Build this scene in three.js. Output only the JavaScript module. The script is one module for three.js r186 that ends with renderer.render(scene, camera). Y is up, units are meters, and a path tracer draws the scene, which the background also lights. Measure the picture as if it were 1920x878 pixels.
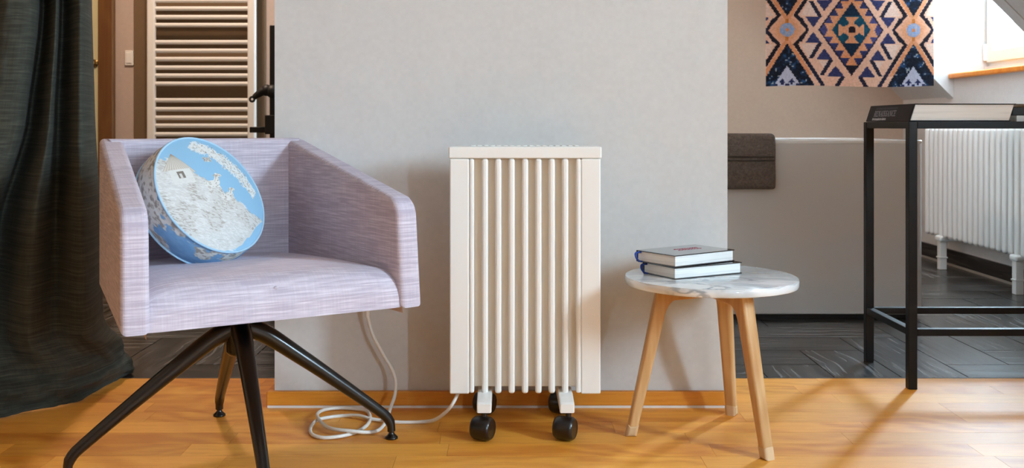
import * as THREE from 'three';
import { RoundedBoxGeometry } from 'three/addons/geometries/RoundedBoxGeometry.js';
import { mergeGeometries, mergeVertices, toCreasedNormals } from 'three/addons/utils/BufferGeometryUtils.js';
import { RectAreaLightUniformsLib } from 'three/addons/lights/RectAreaLightUniformsLib.js';

// ------------------------------------------------------------------ camera, sky, daylight, exposure
RectAreaLightUniformsLib.init();
const scene = new THREE.Scene();
const camera = new THREE.PerspectiveCamera(2 * Math.atan(439 / 1867) * 180 / Math.PI, 1920 / 878, 0.05, 60);
camera.position.set(0, 0.75, 0);
camera.lookAt(0, 0.75, -1);
camera.setViewOffset(1920, 878, 10, 202, 1920, 878);   // shifted lens: level camera, horizon high in the frame
camera.focus = 2.45; camera.userData.fStop = 7;
scene.background = new THREE.Color().setRGB(2.3, 2.5, 2.75);   // overcast sky
const renderer = new THREE.WebGLRenderer();
renderer.toneMapping = THREE.LinearToneMapping;
renderer.toneMappingExposure = 0.93;
renderer.shadowMap.enabled = true;
// daylight of the three dormer windows in the right wall (the bathroom one is in view)
function windowLight(x, y, depth, w, h, level) {
  const l = new THREE.RectAreaLight(new THREE.Color().setRGB(0.68, 0.95, 1.16), level, w, h);
  l.position.set(x, y, -depth); l.lookAt(x - 1, y, -depth); l.castShadow = true; scene.add(l);
}
const PANE = [0.33, 0.85], PANE3 = [-3.05, -2.35], BATH = [4.15, 5.35], NEAR = [-0.05, 1.95], REAR = [-3.6, -1.2];      // depths between which the dormers stand
windowLight(3.10, 1.62, 5.60, 0.90, 1.20, 310);
windowLight(2.74, 1.55, (PANE[0] + PANE[1]) / 2, 0.44, 0.80, 180);
windowLight(2.74, 1.55, (PANE3[0] + PANE3[1]) / 2, 0.66, 0.90, 190);

// ------------------------------------------------------------------ helpers
let seed = 7;
const rnd = () => { seed = (seed * 1664525 + 1013904223) >>> 0; return seed / 4294967296; };
const V = (x, y, z) => new THREE.Vector3(x, y, z);
const lerp = (a, b, t) => a + (b - a) * t, clamp = (x, a = 0, b = 1) => Math.min(b, Math.max(a, x));
const sm = (a, b, x) => { const t = clamp((x - a) / (b - a)); return t * t * (3 - 2 * t); };
// periodic value noise
const TAB = new Float32Array(65536); for (let i = 0; i < 65536; i++) TAB[i] = rnd();
function vnoise(x, y, px, py, s = 0) {
  const xi = Math.floor(x), yi = Math.floor(y), fx = x - xi, fy = y - yi, ux = fx * fx * (3 - 2 * fx), uy = fy * fy * (3 - 2 * fy);
  const g = (a, b) => TAB[((((a % px) + px) % px) * 157 + (((b % py) + py) % py) * 1093 + s * 7919) & 65535];
  return lerp(lerp(g(xi, yi), g(xi + 1, yi), ux), lerp(g(xi, yi + 1), g(xi + 1, yi + 1), ux), uy);
}
function fbm(u, v, fx, fy, oct = 4, s = 0) {           // u, v in 0..1
  let a = 0.5, r = 0, n = 0;
  for (let o = 0; o < oct; o++) { r += a * vnoise(u * fx, v * fy, fx, fy, s + o * 3); n += a; a *= 0.5; fx *= 2; fy *= 2; }
  return r / n;
}
function texture(w, h, fn, srgb = true) {              // fn(u, v) -> [r, g, b] in 0..255
  const d = new Uint8Array(w * h * 4);
  for (let j = 0; j < h; j++) for (let i = 0; i < w; i++) {
    const c = fn((i + 0.5) / w, (j + 0.5) / h), k = (j * w + i) * 4;
    d[k] = clamp(c[0], 0, 255); d[k + 1] = clamp(c[1], 0, 255); d[k + 2] = clamp(c[2], 0, 255); d[k + 3] = 255;
  }
  const t = new THREE.DataTexture(d, w, h, THREE.RGBAFormat);
  t.wrapS = t.wrapT = THREE.RepeatWrapping; t.magFilter = THREE.LinearFilter; t.minFilter = THREE.LinearFilter;
  if (srgb) t.colorSpace = THREE.SRGBColorSpace;
  t.needsUpdate = true; return t;
}
const mix3 = (a, b, t) => [lerp(a[0], b[0], t), lerp(a[1], b[1], t), lerp(a[2], b[2], t)];
const taken = {};
function numbered(name) { const n = taken[name] = (taken[name] ?? -1) + 1; return n ? `${name}_${String(n).padStart(3, '0')}` : name; }
function shade(o) { o.castShadow = o.receiveShadow = true; return o; }
function part(name, geo, m, parent, label) {
  const o = shade(new THREE.Mesh(geo, m)); o.name = name; parent.add(o); if (label) o.userData.label = label; return o;
}
function thing(name, label, category, pos = [0, 0, 0], turn = 0, group) {
  const o = new THREE.Group(); o.name = numbered(name); o.position.set(...pos); o.rotation.y = turn;
  o.userData = { label, category }; if (group) o.userData.group = group; scene.add(o); return o;
}
function solo(name, geo, m, label, category, group) {
  const o = shade(new THREE.Mesh(geo, m)); o.name = numbered(name); o.userData = { label, category }; if (group) o.userData.group = group; scene.add(o); return o;
}
function struct(name, geo, m, label, category) {
  const o = shade(new THREE.Mesh(geo, m)); o.name = name; o.userData = { label, category, kind: 'structure' }; scene.add(o); return o;
}
// uv in metres, chosen face by face from the way the face points; turn swaps the two axes
function uvm(geo, scale = 1, turn = false, ou = 0, ov = 0) {
  const g = geo.index ? geo.toNonIndexed() : geo, p = g.attributes.position, uv = new Float32Array(p.count * 2);
  const a = V(), b = V(), c = V();
  for (let i = 0; i < p.count; i += 3) {
    a.fromBufferAttribute(p, i); b.fromBufferAttribute(p, i + 1); c.fromBufferAttribute(p, i + 2);
    const n = b.clone().sub(a).cross(c.clone().sub(a)), ax = Math.abs(n.x), ay = Math.abs(n.y), az = Math.abs(n.z);
    for (let k = 0; k < 3; k++) {
      const q = [a, b, c][k]; let s, t;
      if (ay >= ax && ay >= az) { s = q.x; t = -q.z; } else if (ax >= az) { s = q.z; t = q.y; } else { s = q.x; t = q.y; }
      if (turn) [s, t] = [t, s];
      uv[(i + k) * 2] = s * scale + ou; uv[(i + k) * 2 + 1] = t * scale + ov;
    }
  }
  g.setAttribute('uv', new THREE.BufferAttribute(uv, 2)); return g;
}
const box = (x0, x1, y0, y1, d0, d1) => new THREE.BoxGeometry(x1 - x0, y1 - y0, d1 - d0).translate((x0 + x1) / 2, (y0 + y1) / 2, -(d0 + d1) / 2);
const rbox = (x0, x1, y0, y1, d0, d1, r = 0.003, s = 2) => new RoundedBoxGeometry(x1 - x0, y1 - y0, d1 - d0, s, Math.min(r, (x1 - x0) / 2.01, (y1 - y0) / 2.01, (d1 - d0) / 2.01)).translate((x0 + x1) / 2, (y0 + y1) / 2, -(d0 + d1) / 2);
const clean = gs => mergeGeometries(gs.map(g => { g = g.index ? g.toNonIndexed() : g; for (const k of Object.keys(g.attributes)) if (!['position', 'normal', 'uv'].includes(k)) g.deleteAttribute(k); if (!g.attributes.uv) g.setAttribute('uv', new THREE.BufferAttribute(new Float32Array(g.attributes.position.count * 2), 2)); return g; }));
function prismXY(pts, d0, d1, holes) {                  // polygon in x, y, from depth d0 to d1
  const s = new THREE.Shape(pts.map(p => new THREE.Vector2(p[0], p[1])));
  return new THREE.ExtrudeGeometry(s, { depth: d1 - d0, bevelEnabled: false }).translate(0, 0, -d1);
}
function grid(nu, nv, fn, uvf) {                        // surface fn(u, v) -> Vector3
  const pos = [], uv = [], idx = [];
  for (let j = 0; j <= nv; j++) for (let i = 0; i <= nu; i++) {
    const p = fn(i / nu, j / nv); pos.push(p.x, p.y, p.z);
    const q = uvf ? uvf(i / nu, j / nv, p) : [i / nu, j / nv]; uv.push(q[0], q[1]);
  }
  for (let j = 0; j < nv; j++) for (let i = 0; i < nu; i++) { const a = j * (nu + 1) + i, b = a + 1, c = a + nu + 1, d = c + 1; idx.push(a, b, d, a, d, c); }
  const g = new THREE.BufferGeometry();
  g.setAttribute('position', new THREE.Float32BufferAttribute(pos, 3)); g.setAttribute('uv', new THREE.Float32BufferAttribute(uv, 2));
  g.setIndex(idx); g.computeVertexNormals(); return g;
}
function taper(points, radius, segs = 24, radial = 14, sq = 1) {   // tube along points with radius(t); capped
  const c = new THREE.CatmullRomCurve3(points, false, 'centripetal'), fr = c.computeFrenetFrames(segs, false), rings = [];
  for (let i = 0; i <= segs; i++) { const t = i / segs; rings.push([c.getPointAt(t), fr.normals[i], fr.binormals[i], radius(t)]); }
  const g = grid(radial, segs, (u, v) => { const [p, n, b, r] = rings[Math.round(v * segs)], a = u * Math.PI * 2; return p.clone().addScaledVector(n, Math.cos(a) * r * sq).addScaledVector(b, Math.sin(a) * r); }, (u, v) => [u * 0.12, v * c.getLength()]);
  const caps = [0, segs].map(k => { const [p, n, b, r] = rings[k]; return grid(radial, 1, (u, v) => { const a = u * Math.PI * 2 * (k ? 1 : -1); return p.clone().addScaledVector(n, Math.cos(a) * r * v * sq).addScaledVector(b, Math.sin(a) * r * v); }); });
  const fix = new THREE.Vector3(), N = g.attributes.normal;   // closed ring: share the seam's normals
  for (let j = 0; j <= segs; j++) { const a = j * (radial + 1), b = a + radial; fix.set(N.getX(a) + N.getX(b), N.getY(a) + N.getY(b), N.getZ(a) + N.getZ(b)).normalize(); N.setXYZ(a, fix.x, fix.y, fix.z); N.setXYZ(b, fix.x, fix.y, fix.z); }
  return clean([g, ...caps]);
}
const tube = (pts, r, segs = 80, radial = 10) => new THREE.TubeGeometry(new THREE.CatmullRomCurve3(pts.map(p => V(...p)), false, 'centripetal'), segs, r, radial);
const hex = (c, o = {}) => new THREE.MeshStandardMaterial({ color: c, roughness: 0.6, ...o });

// ------------------------------------------------------------------ materials
const plaster = texture(512, 512, (u, v) => { const n = fbm(u, v, 12, 12, 5), f = fbm(u, v, 90, 90, 2, 5); const k = 213 + (n - 0.5) * 4 + (f - 0.5) * 7; return [k, k - 3, k - 6]; });
const plasterBump = texture(512, 512, (u, v) => { const k = fbm(u, v, 60, 60, 3, 2) * 255; return [k, k, k]; }, false);
const wallM = new THREE.MeshStandardMaterial({ map: plaster, bumpMap: plasterBump, bumpScale: 0.00025, roughness: 0.85 });
const wood = texture(1024, 1024, (u, v) => {           // u along the grain
  const w = fbm(u, v, 3, 5, 4, 1), ring = 0.5 + 0.5 * Math.sin((v * 26 + w * 9) * Math.PI * 2 * 0.55);
  const fine = fbm(u, v, 10, 260, 3, 7), pore = fbm(u, v, 26, 420, 2, 9), broad = fbm(u, v, 2, 9, 3, 4);
  let t = 0.22 + 0.34 * ring * sm(0.35, 0.65, broad) + 0.30 * (fine - 0.3) + 0.25 * (broad - 0.5);
  t += pore > 0.66 ? 0.14 : 0;
  return mix3([255, 188, 80], [208, 122, 26], clamp(t));
});
const oakTex = texture(512, 512, (u, v) => { const w = fbm(u, v, 2, 4, 4, 111), ring = 0.5 + 0.5 * Math.sin((v * 12 + w * 5) * Math.PI * 2), fine = fbm(u, v, 8, 160, 3, 113); return mix3([224, 184, 134], [176, 122, 66], clamp(0.15 + 0.3 * ring + 0.5 * (fine - 0.3))); });
const woodBump = texture(512, 512, (u, v) => { const k = (0.7 * fbm(u, v, 10, 240, 2, 7) + 0.3 * fbm(u, v, 4, 30, 3, 3)) * 255; return [k, k, k]; }, false);
const parquetM = [0xffffff, 0xf4ece4, 0xfff8f0, 0xece2d6, 0xfbf2e6, 0xf2e8dc].map(c => new THREE.MeshPhysicalMaterial({ map: wood, bumpMap: woodBump, bumpScale: 0.0004, color: c, roughness: 0.46, clearcoat: 0.14, clearcoatRoughness: 0.36 }));
const skirtM = new THREE.MeshStandardMaterial({ map: wood, color: 0xe6d4bc, roughness: 0.42 });
const slate = texture(1024, 1024, (u, v) => {          // wood-look stone tile, u along the streaks
  const n = fbm(u, v, 4, 24, 5, 11), f = fbm(u, v, 12, 160, 3, 13), b = fbm(u, v, 3, 6, 4, 17), w = (fbm(u, v, 3, 4, 3, 15) - 0.5) * 0.06;
  let c = mix3([46, 45, 44], [98, 98, 97], clamp((n - 0.3) * 2.0)); c = mix3(c, [27, 27, 28], clamp((f - 0.42) * 2.6));
  const streak = sm(0.54, 0.68, fbm(u, v + w, 5, 120, 3, 19)) * sm(0.38, 0.58, b); return mix3(c, [168, 172, 176], streak * 0.55);
});
const slateBump = texture(512, 512, (u, v) => { const k = fbm(u, v, 5, 60, 4, 19) * 255; return [k, k, k]; }, false);
const tileM = [0xffffff, 0xd8d4d0, 0xc4beb8, 0xefe9e4].map(c => new THREE.MeshStandardMaterial({ map: slate, bumpMap: slateBump, bumpScale: 0.0009, color: c, roughness: 0.27 }));
const groutM = hex(0x2b2725, { roughness: 0.9 });
const whiteEnamel = new THREE.MeshPhysicalMaterial({ color: 0xf4f1ec, roughness: 0.33, clearcoat: 0.3, clearcoatRoughness: 0.2 });
const radiatorM = new THREE.MeshPhysicalMaterial({ color: 0xf1f0ec, roughness: 0.3, clearcoat: 0.3, clearcoatRoughness: 0.2 });
const acrylicM = new THREE.MeshPhysicalMaterial({ color: 0xd2cdc9, roughness: 0.3, clearcoat: 0.7, clearcoatRoughness: 0.12 });
const blackMetal = new THREE.MeshPhysicalMaterial({ color: 0x050608, roughness: 0.28, clearcoat: 0.4, clearcoatRoughness: 0.15 });
const steelM = new THREE.MeshPhysicalMaterial({ color: 0x0b0d10, roughness: 0.42, specularIntensity: 0.5, clearcoat: 0.08, clearcoatRoughness: 0.2 });
const rubberM = new THREE.MeshPhysicalMaterial({ color: 0x07080b, roughness: 0.35, clearcoat: 0.35, clearcoatRoughness: 0.12 });
const matteBlack = hex(0x0f0f10, { roughness: 0.5 });
function linen(a, b, n, s) {
  return texture(512, 512, (u, v) => {
    const warp = fbm(u, v, 6, 128, 2, s), weft = fbm(u, v, 128, 8, 2, s + 4), slub = sm(0.62, 0.8, fbm(u, v, 5, 90, 2, s + 8));
    const k = 0.82 * warp + 0.18 * weft + 0.12 * (fbm(u, v, 3, 3, 3, s + 2) - 0.5);
    return mix3(mix3(a, b, clamp((k - 0.28) * 1.8)), a, slub * 0.35);
  });
}
const weaveBump = texture(512, 512, (u, v) => { const k = 127 + 60 * Math.sin(u * Math.PI * 256) * Math.sin(v * Math.PI * 256) + (fbm(u, v, 6, 128, 2, 3) - 0.5) * 90 + (fbm(u, v, 128, 6, 2, 5) - 0.5) * 90; return [k, k, k]; }, false);
const lilacM = new THREE.MeshPhysicalMaterial({ map: linen([181, 169, 183], [219, 209, 218], 0.7, 21), bumpMap: weaveBump, bumpScale: 0.0004, roughness: 0.95, sheen: 0.3, sheenRoughness: 0.6, sheenColor: new THREE.Color(0xe8dcea) });
const curtainM = new THREE.MeshPhysicalMaterial({ map: linen([48, 50, 43], [76, 77, 67], 0.5, 31), bumpMap: weaveBump, bumpScale: 0.0008, roughness: 0.95, side: THREE.DoubleSide });
const paperM = new THREE.MeshStandardMaterial({ map: texture(64, 512, (u, v) => { const k = 240 - 14 * sm(0.5, 0.8, fbm(u, v, 2, 150, 2, 40)); return [k, k - 1, k - 4]; }), roughness: 0.9 });
const glassM = new THREE.MeshPhysicalMaterial({ color: 0xffffff, roughness: 0, transmission: 1, thickness: 0, ior: 1.5 });
const frameM = new THREE.MeshPhysicalMaterial({ color: 0xdfe3df, roughness: 0.35, clearcoat: 0.3 });
const sillM = new THREE.MeshStandardMaterial({ map: wood, color: 0xffdcb0, roughness: 0.35 });

// ------------------------------------------------------------------ floors
{
  const floor = struct('floor', box(-2.6, 2.4, -0.06, -0.012, -4.6, 2.967), groutM, 'warm orange oak parquet floor of long blocks in the front room', 'floor');
  const W = 0.0875, rest = [];
  for (let row = 0; row < 87; row++) {
    const d1 = 2.962 - row * W, d0 = Math.max(-4.6, d1 - W + 0.0007);
    let x = -2.6 - rnd() * 0.4 + (row === 0 ? 0 : 0);
    while (x < 2.4) {
      const len = 0.36 + rnd() * 0.34, a = Math.max(x, -2.6), b = Math.min(x + len, 2.4); x += len;
      if (b - a < 0.03) continue;
      const g = uvm(box(a, b - 0.0007, -0.012, 0, d0, d1), 0.85, false, rnd(), rnd());
      const m = parquetM[Math.floor(rnd() * parquetM.length)];
      if (d1 > 1.35) part('parquet_block', g, m, floor); else rest.push(g);
    }
  }
  part('parquet_remainder', clean(rest), parquetM[2], floor).userData.kind = 'stuff';

  const bath = struct('floor_bathroom', box(-2.6, 2.4, -0.06, -0.01, 2.971, 6.03), groutM, 'dark grey wood-look stone tile floor laid in herringbone in the bathroom', 'floor');
  const w = 0.20, n = 3, X0 = -2.62, D0 = 2.973, gap = 0.0018;
  const lay = (x0, x1, d0, d1, turn) => {
    x0 = Math.max(x0, -2.6); x1 = Math.min(x1, 2.4); d0 = Math.max(d0, D0); d1 = Math.min(d1, 6.03);
    if (x1 - x0 < 0.02 || d1 - d0 < 0.02) return;
    part('floor_tile', uvm(box(x0 + gap, x1 - gap, -0.01, -0.0005 + rnd() * 0.0006, d0 + gap, d1 - gap), 0.9, turn, rnd(), rnd()), tileM[Math.floor(rnd() * 4)], bath);
  };
  for (let r = -4; r < 18; r++) for (let m = -6; m < 6; m++) {
    lay(X0 + (r + 2 * n * m) * w, X0 + (r + 2 * n * m + n) * w, D0 - 0.44 + r * w, D0 - 0.44 + (r + 1) * w, false);
    lay(X0 + (r - 1 + 2 * n * m) * w, X0 + (r + 2 * n * m) * w, D0 - 0.44 + r * w, D0 - 0.44 + (r + n) * w, true);
  }
  struct('trim_1', rbox(-2.6, 2.4, -0.01, 0.001, 2.9615, 2.972, 0.002), hex(0x3b3d40, { roughness: 0.4, metalness: 0.5 }), 'thin dark metal strip between the parquet and the grey tiles', 'floor trim');
}

// ------------------------------------------------------------------ room shell
{
  const beige = wallM.clone(); beige.color.set(0xeed6c0); const pink = wallM.clone(); pink.color.set(0xf0dcd0); const tan = wallM.clone(); tan.color.set(0xd2ab86); const clay = wallM.clone(); clay.color.set(0xb5835a);
  const wall = (name, label, ...b) => struct(name, uvm(box(...b)), { wall_back: beige, wall_return: beige, wall_alcove: pink, wall_left: tan, wall_front: clay }[name] ?? wallM, label, 'wall');
  wall('wall_partition', 'pale free-standing partition wall behind the white heater', -0.621, 0.591, 0, 2.5, 2.665, 2.955);
  wall('wall_left', 'plain beige side wall left of the curtain', -2.72, -2.6, -0.06, 2.6, -4.72, 6.15);
  wall('wall_front', 'plain clay-coloured wall behind the camera', -2.6, 2.66, -0.06, 2.6, -4.72, -4.6);
  wall('wall_back', 'beige bathroom wall behind the bathtub and the hanging blanket', -0.3, 2.66, -0.06, 2.6, 6.03, 6.15);
  wall('wall_alcove', 'pinkish white bathroom wall behind the towel radiator', -2.6, -0.18, -0.06, 2.6, 5.22, 5.34);
  wall('wall_return', 'short wall return between the two bathroom back walls', -0.3, -0.18, -0.06, 2.6, 5.34, 6.03);
  wall('wall_right', 'low knee wall behind the long white radiator', 2.4, 2.5, -0.06, 0.908, -4.6, 6.03);
  struct('ceiling', uvm(box(-2.72, 1.0, 2.5, 2.62, -4.72, 6.15)), wallM, 'flat white ceiling', 'ceiling');
  const slope = (d0, d1) => uvm(prismXY([[2.4, 0.908], [2.56, 0.908], [0.97, 2.5], [0.808, 2.5]], d0, d1));
  struct('ceiling_slope', slope(BATH[1], 6.03), wallM, 'sloping attic ceiling between the bathroom window and the far wall', 'ceiling');
  struct('ceiling_slope_001', slope(NEAR[1], BATH[0]), wallM, 'sloping attic ceiling this side of the bathroom window', 'ceiling');
  struct('ceiling_slope_002', slope(REAR[1], NEAR[0]), wallM, 'sloping attic ceiling beside the camera', 'ceiling');
  struct('ceiling_slope_003', slope(-4.6, REAR[0]), wallM, 'sloping attic ceiling at the far end of the front room', 'ceiling');
  for (const [k, [d0, d1], where] of [[1, BATH, 'in the bathroom'], [2, NEAR, 'beside the camera'], [3, REAR, 'behind the camera']]) {
    const cheek = [[2.4, 0.90], [2.72, 0.90], [2.72, 2.2], [1.108, 2.2]];
    struct(`wall_dormer_far_${k}`, uvm(prismXY(cheek, d1 - 0.004, d1 + 0.075)), wallM, `white dormer cheek at the far side of the window ${where}`, 'wall');
    struct(`wall_dormer_near_${k}`, uvm(prismXY(cheek, d0 - 0.075, d0 + 0.004)), wallM, `white dormer cheek at the near side of the window ${where}`, 'wall');
    struct(`ceiling_dormer_${k}`, uvm(box(1.2, 2.72, 2.1, 2.2, d0, d1)), wallM, `white dormer ceiling above the window ${where}`, 'ceiling');
    struct(`ceiling_slope_upper_${k}`, uvm(prismXY([[1.208, 2.1], [1.37, 2.1], [0.97, 2.5], [0.808, 2.5]], d0, d1)), wallM, `sloping ceiling above the dormer ${where}`, 'ceiling');
    struct(`wall_below_window_${k}`, uvm(clean([box(2.4, 2.5, 0.908, 1.005, d0, d1), box(2.5, 2.72, 0.90, 1.003, d0, d1), box(2.57, 2.72, 1.003, 1.07, d0, d1), box(2.57, 2.72, 2.035, 2.1, d0, d1), ...(k > 1 ? [box(2.57, 2.72, 1.07, 2.035, d0, [PANE, PANE3][k - 2][0]), box(2.57, 2.72, 1.07, 2.035, [PANE, PANE3][k - 2][1], d1)] : [])])), wallM, `pale wall around the window sill ${where}`, 'wall');
    struct(`trim_sill_${k}`, uvm(rbox(2.368, 2.585, 1.005, 1.032, d0 + 0.006, d1 - 0.006, 0.008, 3), 0.9, true), sillM, `orange wooden window sill ${where}`, 'window sill');
    // two-casement window with its frame, sashes, panes, hinges and handle
    const win = new THREE.Group(); win.name = `window_${k}`; win.userData = { label: `greyish white casement window in the dormer ${where}`, category: 'window', kind: 'structure' }; scene.add(win);
    const [e0, e1] = k > 1 ? [PANE, PANE3][k - 2] : [d0, d1], y0 = 1.07, y1 = 2.035, fr = 0.035, ring = (a, b, c, d, t, x0, x1) => clean([rbox(x0, x1, c, c + t, a, b, 0.004), rbox(x0, x1, d - t, d, a, b, 0.004), rbox(x0, x1, c + t * 0.9, d - t * 0.9, a, a + t, 0.004), rbox(x0, x1, c + t * 0.9, d - t * 0.9, b - t, b, 0.004)]);
    part('window_frame', ring(e0, e1, y0, y1, fr, 2.585, 2.655), frameM, win);
    const cuts = k < 2 ? [[e0 + 0.02, (e0 + e1) / 2 - 0.002], [(e0 + e1) / 2 + 0.002, e1 - 0.02]] : [[e0 + 0.02, e1 - 0.02]];
    for (const [a, b] of cuts) {
      const sash = part('window_sash', ring(a, b, y0 + 0.02, y1 - 0.02, 0.062, 2.568, 2.636), frameM, win);
      part('pane', box(2.600, 2.604, y0 + 0.075, y1 - 0.075, a + 0.055, b - 0.055), glassM, sash);
      part('hinge', rbox(2.553, 2.570, y0 + 0.03, y0 + 0.12, b - 0.008, b + 0.012, 0.004), whiteEnamel, sash);
      part('handle', clean([rbox(2.552, 2.57, 1.49, 1.56, a + 0.018, a + 0.044, 0.004), rbox(2.53, 2.556, 1.505, 1.525, a + 0.02, a + 0.04, 0.004), rbox(2.53, 2.545, 1.40, 1.525, a + 0.022, a + 0.038, 0.004)]), whiteEnamel, sash);
    }
  }
  // skirtings
  const skirt = new THREE.Group(); skirt.name = 'baseboard_partition'; skirt.userData = { label: 'low orange wooden skirting along the foot of the partition wall', category: 'baseboard', kind: 'structure' }; scene.add(skirt);
  part('skirting_board', uvm(clean([rbox(-0.639, 0.609, 0.0065, 0.044, 2.648, 2.6645, 0.003), rbox(-0.639, -0.6215, 0.0065, 0.044, 2.6645, 2.94, 0.003), rbox(0.5915, 0.609, 0.0065, 0.044, 2.6645, 2.94, 0.003)]), 0.9, false, 0.3, 0.55), skirtM, skirt);
  part('sealant_line', clean([box(-0.637, 0.607, 0, 0.0065, 2.650, 2.664), box(-0.637, -0.6225, 0, 0.0065, 2.664, 2.94), box(0.5925, 0.607, 0, 0.0065, 2.664, 2.94)]), hex(0xe9e4de, { roughness: 0.6 }), skirt, 'white sealant line');
  const dark = new THREE.MeshStandardMaterial({ map: slate, color: 0x9a8f86, roughness: 0.4 });
  struct('baseboard_right', uvm(clean([box(2.386, 2.4, 0.012, 0.085, 2.99, 6.03)]), 0.9, false), dark, 'dark stone tile skirting below the long white radiator', 'baseboard');
  struct('trim_2', box(2.384, 2.4, 0.0, 0.012, 2.99, 6.03), hex(0xa39a90), 'pale joint line under the dark tile skirting', 'trim');
  struct('baseboard_back', uvm(clean([box(-0.3, 2.386, 0, 0.085, 6.016, 6.03)]), 0.9), dark, 'dark stone tile skirting of the far bathroom wall', 'baseboard');
  struct('baseboard_alcove', uvm(box(-2.0, -0.3, 0, 0.07, 5.206, 5.22), 0.9), dark, 'dark stone tile skirting below the towel radiator', 'baseboard');
  // brown panel behind the towel radiator
  struct('wall_panel', uvm(rbox(-1.949, -1.262, 0.07, 2.5, 5.204, 5.22, 0.003)), new THREE.MeshStandardMaterial({ map: plaster, color: 0x8f7658, roughness: 0.7 }), 'taupe brown wall panel behind the towel radiator', 'wall panel');
  // door at the left edge
  const door = new THREE.Group(); door.name = 'door_1'; door.userData = { label: 'cream door with brass knob and brown casing beside the curtain', category: 'door', kind: 'structure' }; scene.add(door);
  part('door_leaf', rbox(-2.56, -2.126, 0.005, 2.02, 5.185, 5.22, 0.003), hex(0xcfc79c, { roughness: 0.45 }), door);
  const brown = new THREE.MeshStandardMaterial({ map: oakTex, color: 0x8a7550, roughness: 0.55 });
  part('door_casing', uvm(clean([rbox(-2.124, -2.05, 0, 2.09, 5.175, 5.22, 0.004), rbox(-2.6, -2.05, 2.02, 2.09, 5.175, 5.22, 0.004)]), 0.9, true), brown, door);
  const knob = new THREE.LatheGeometry([[0.0001, 0], [0.022, 0], [0.022, 0.006], [0.009, 0.010], [0.009, 0.028], [0.02, 0.036], [0.025, 0.048], [0.02, 0.060], [0.0001, 0.063]].map(p => new THREE.Vector2(...p)), 24).rotateX(Math.PI / 2).translate(-2.148, 1.077, -5.185);
  part('knob', knob, hex(0xb08a4c, { metalness: 1, roughness: 0.25 }), door, 'brass door knob');
}

// ------------------------------------------------------------------ electric heater
{
  const t = thing('electric_heater', 'white finned electric heater on black castors in front of the partition wall', 'heater', [0.045, 0, -2.43]);
  const local = (x0, x1, y0, y1, z0, z1, r, s) => rbox(x0, x1, y0, y1, -z1, -z0, r, s);   // z towards the camera
  const H0 = 0.096, H1 = 0.671, inner = new THREE.MeshPhysicalMaterial({ color: 0xf8ecdc, roughness: 0.45 });
  for (const s of [-1, 1]) {
    const p = part('side_panel', local(s < 0 ? -0.1845 : 0.1365, s < 0 ? -0.1365 : 0.1845, H0, H1, -0.105, 0, 0.004, 3), whiteEnamel, t);
    part('panel_edge', local(s < 0 ? -0.1365 : 0.1245, s < 0 ? -0.1245 : 0.1365, H0 + 0.002, H1, -0.1, 0.001, 0.005, 3), whiteEnamel, p);
  }
  part('back_panel', local(-0.1365, 0.1365, H0 + 0.012, H1, -0.105, -0.026, 0.002), inner, t);
  for (let k = -3; k <= 3; k++) part('fin', local(k * 0.0327 - 0.0077, k * 0.0327 + 0.0077, H0 + 0.001, H1, -0.0255, 0.001, 0.0062, 4), whiteEnamel, t);
  const lid = part('top_cap', local(-0.187, 0.187, 0.6715, 0.7005, -0.107, 0.002, 0.004, 3), whiteEnamel, t);
  for (let i = 0; i < 17; i++) part('vent_slat', local(-0.128 + i * 0.016 - 0.005, -0.128 + i * 0.016 + 0.005, 0.7005, 0.7030, -0.09, -0.03, 0.001, 1), whiteEnamel, lid);
  for (const s of [-1, 1]) {
    const f = new THREE.Shape([[-0.195, 0.070], [0.070, 0.070], [0.070, 0.0905], [0.062, 0.0935], [0.0, 0.1], [-0.125, 0.1], [-0.188, 0.0935], [-0.195, 0.0905]].map(p => new THREE.Vector2(...p)));
    const g = new THREE.ExtrudeGeometry(f, { depth: 0.029, bevelEnabled: true, bevelSize: 0.003, bevelThickness: 0.003, bevelOffset: -0.003, bevelSegments: 2 }).rotateY(-Math.PI / 2).translate(s * 0.0985 + 0.0145, 0, 0);
    const foot = part('foot', g, whiteEnamel, t);
    for (const z of [0.05, -0.172]) {
      const c = part('castor', clean([new THREE.CylinderGeometry(0.007, 0.007, 0.018, 16).translate(s * 0.0985 + (s > 0 ? 0.004 : 0), 0.063, z), wheel().translate(s * 0.0985 - 0.004, 0.0285, z)]), rubberM, foot, 'black castor');
    }
  }
  function wheel() {                                     // fat castor wheel, its axle turned a little towards the camera
    const pr = [[0.0001, -0.0255], [0.018, -0.0255], [0.0235, -0.024], [0.0275, -0.018], [0.0285, -0.008], [0.0285, 0.008], [0.0275, 0.018], [0.0235, 0.024], [0.021, 0.0245], [0.019, 0.0232], [0.0001, 0.0240]];
    return new THREE.LatheGeometry(pr.map(p => new THREE.Vector2(...p)), 32).rotateZ(-Math.PI / 2).rotateY(-0.42);
  }
}
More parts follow.
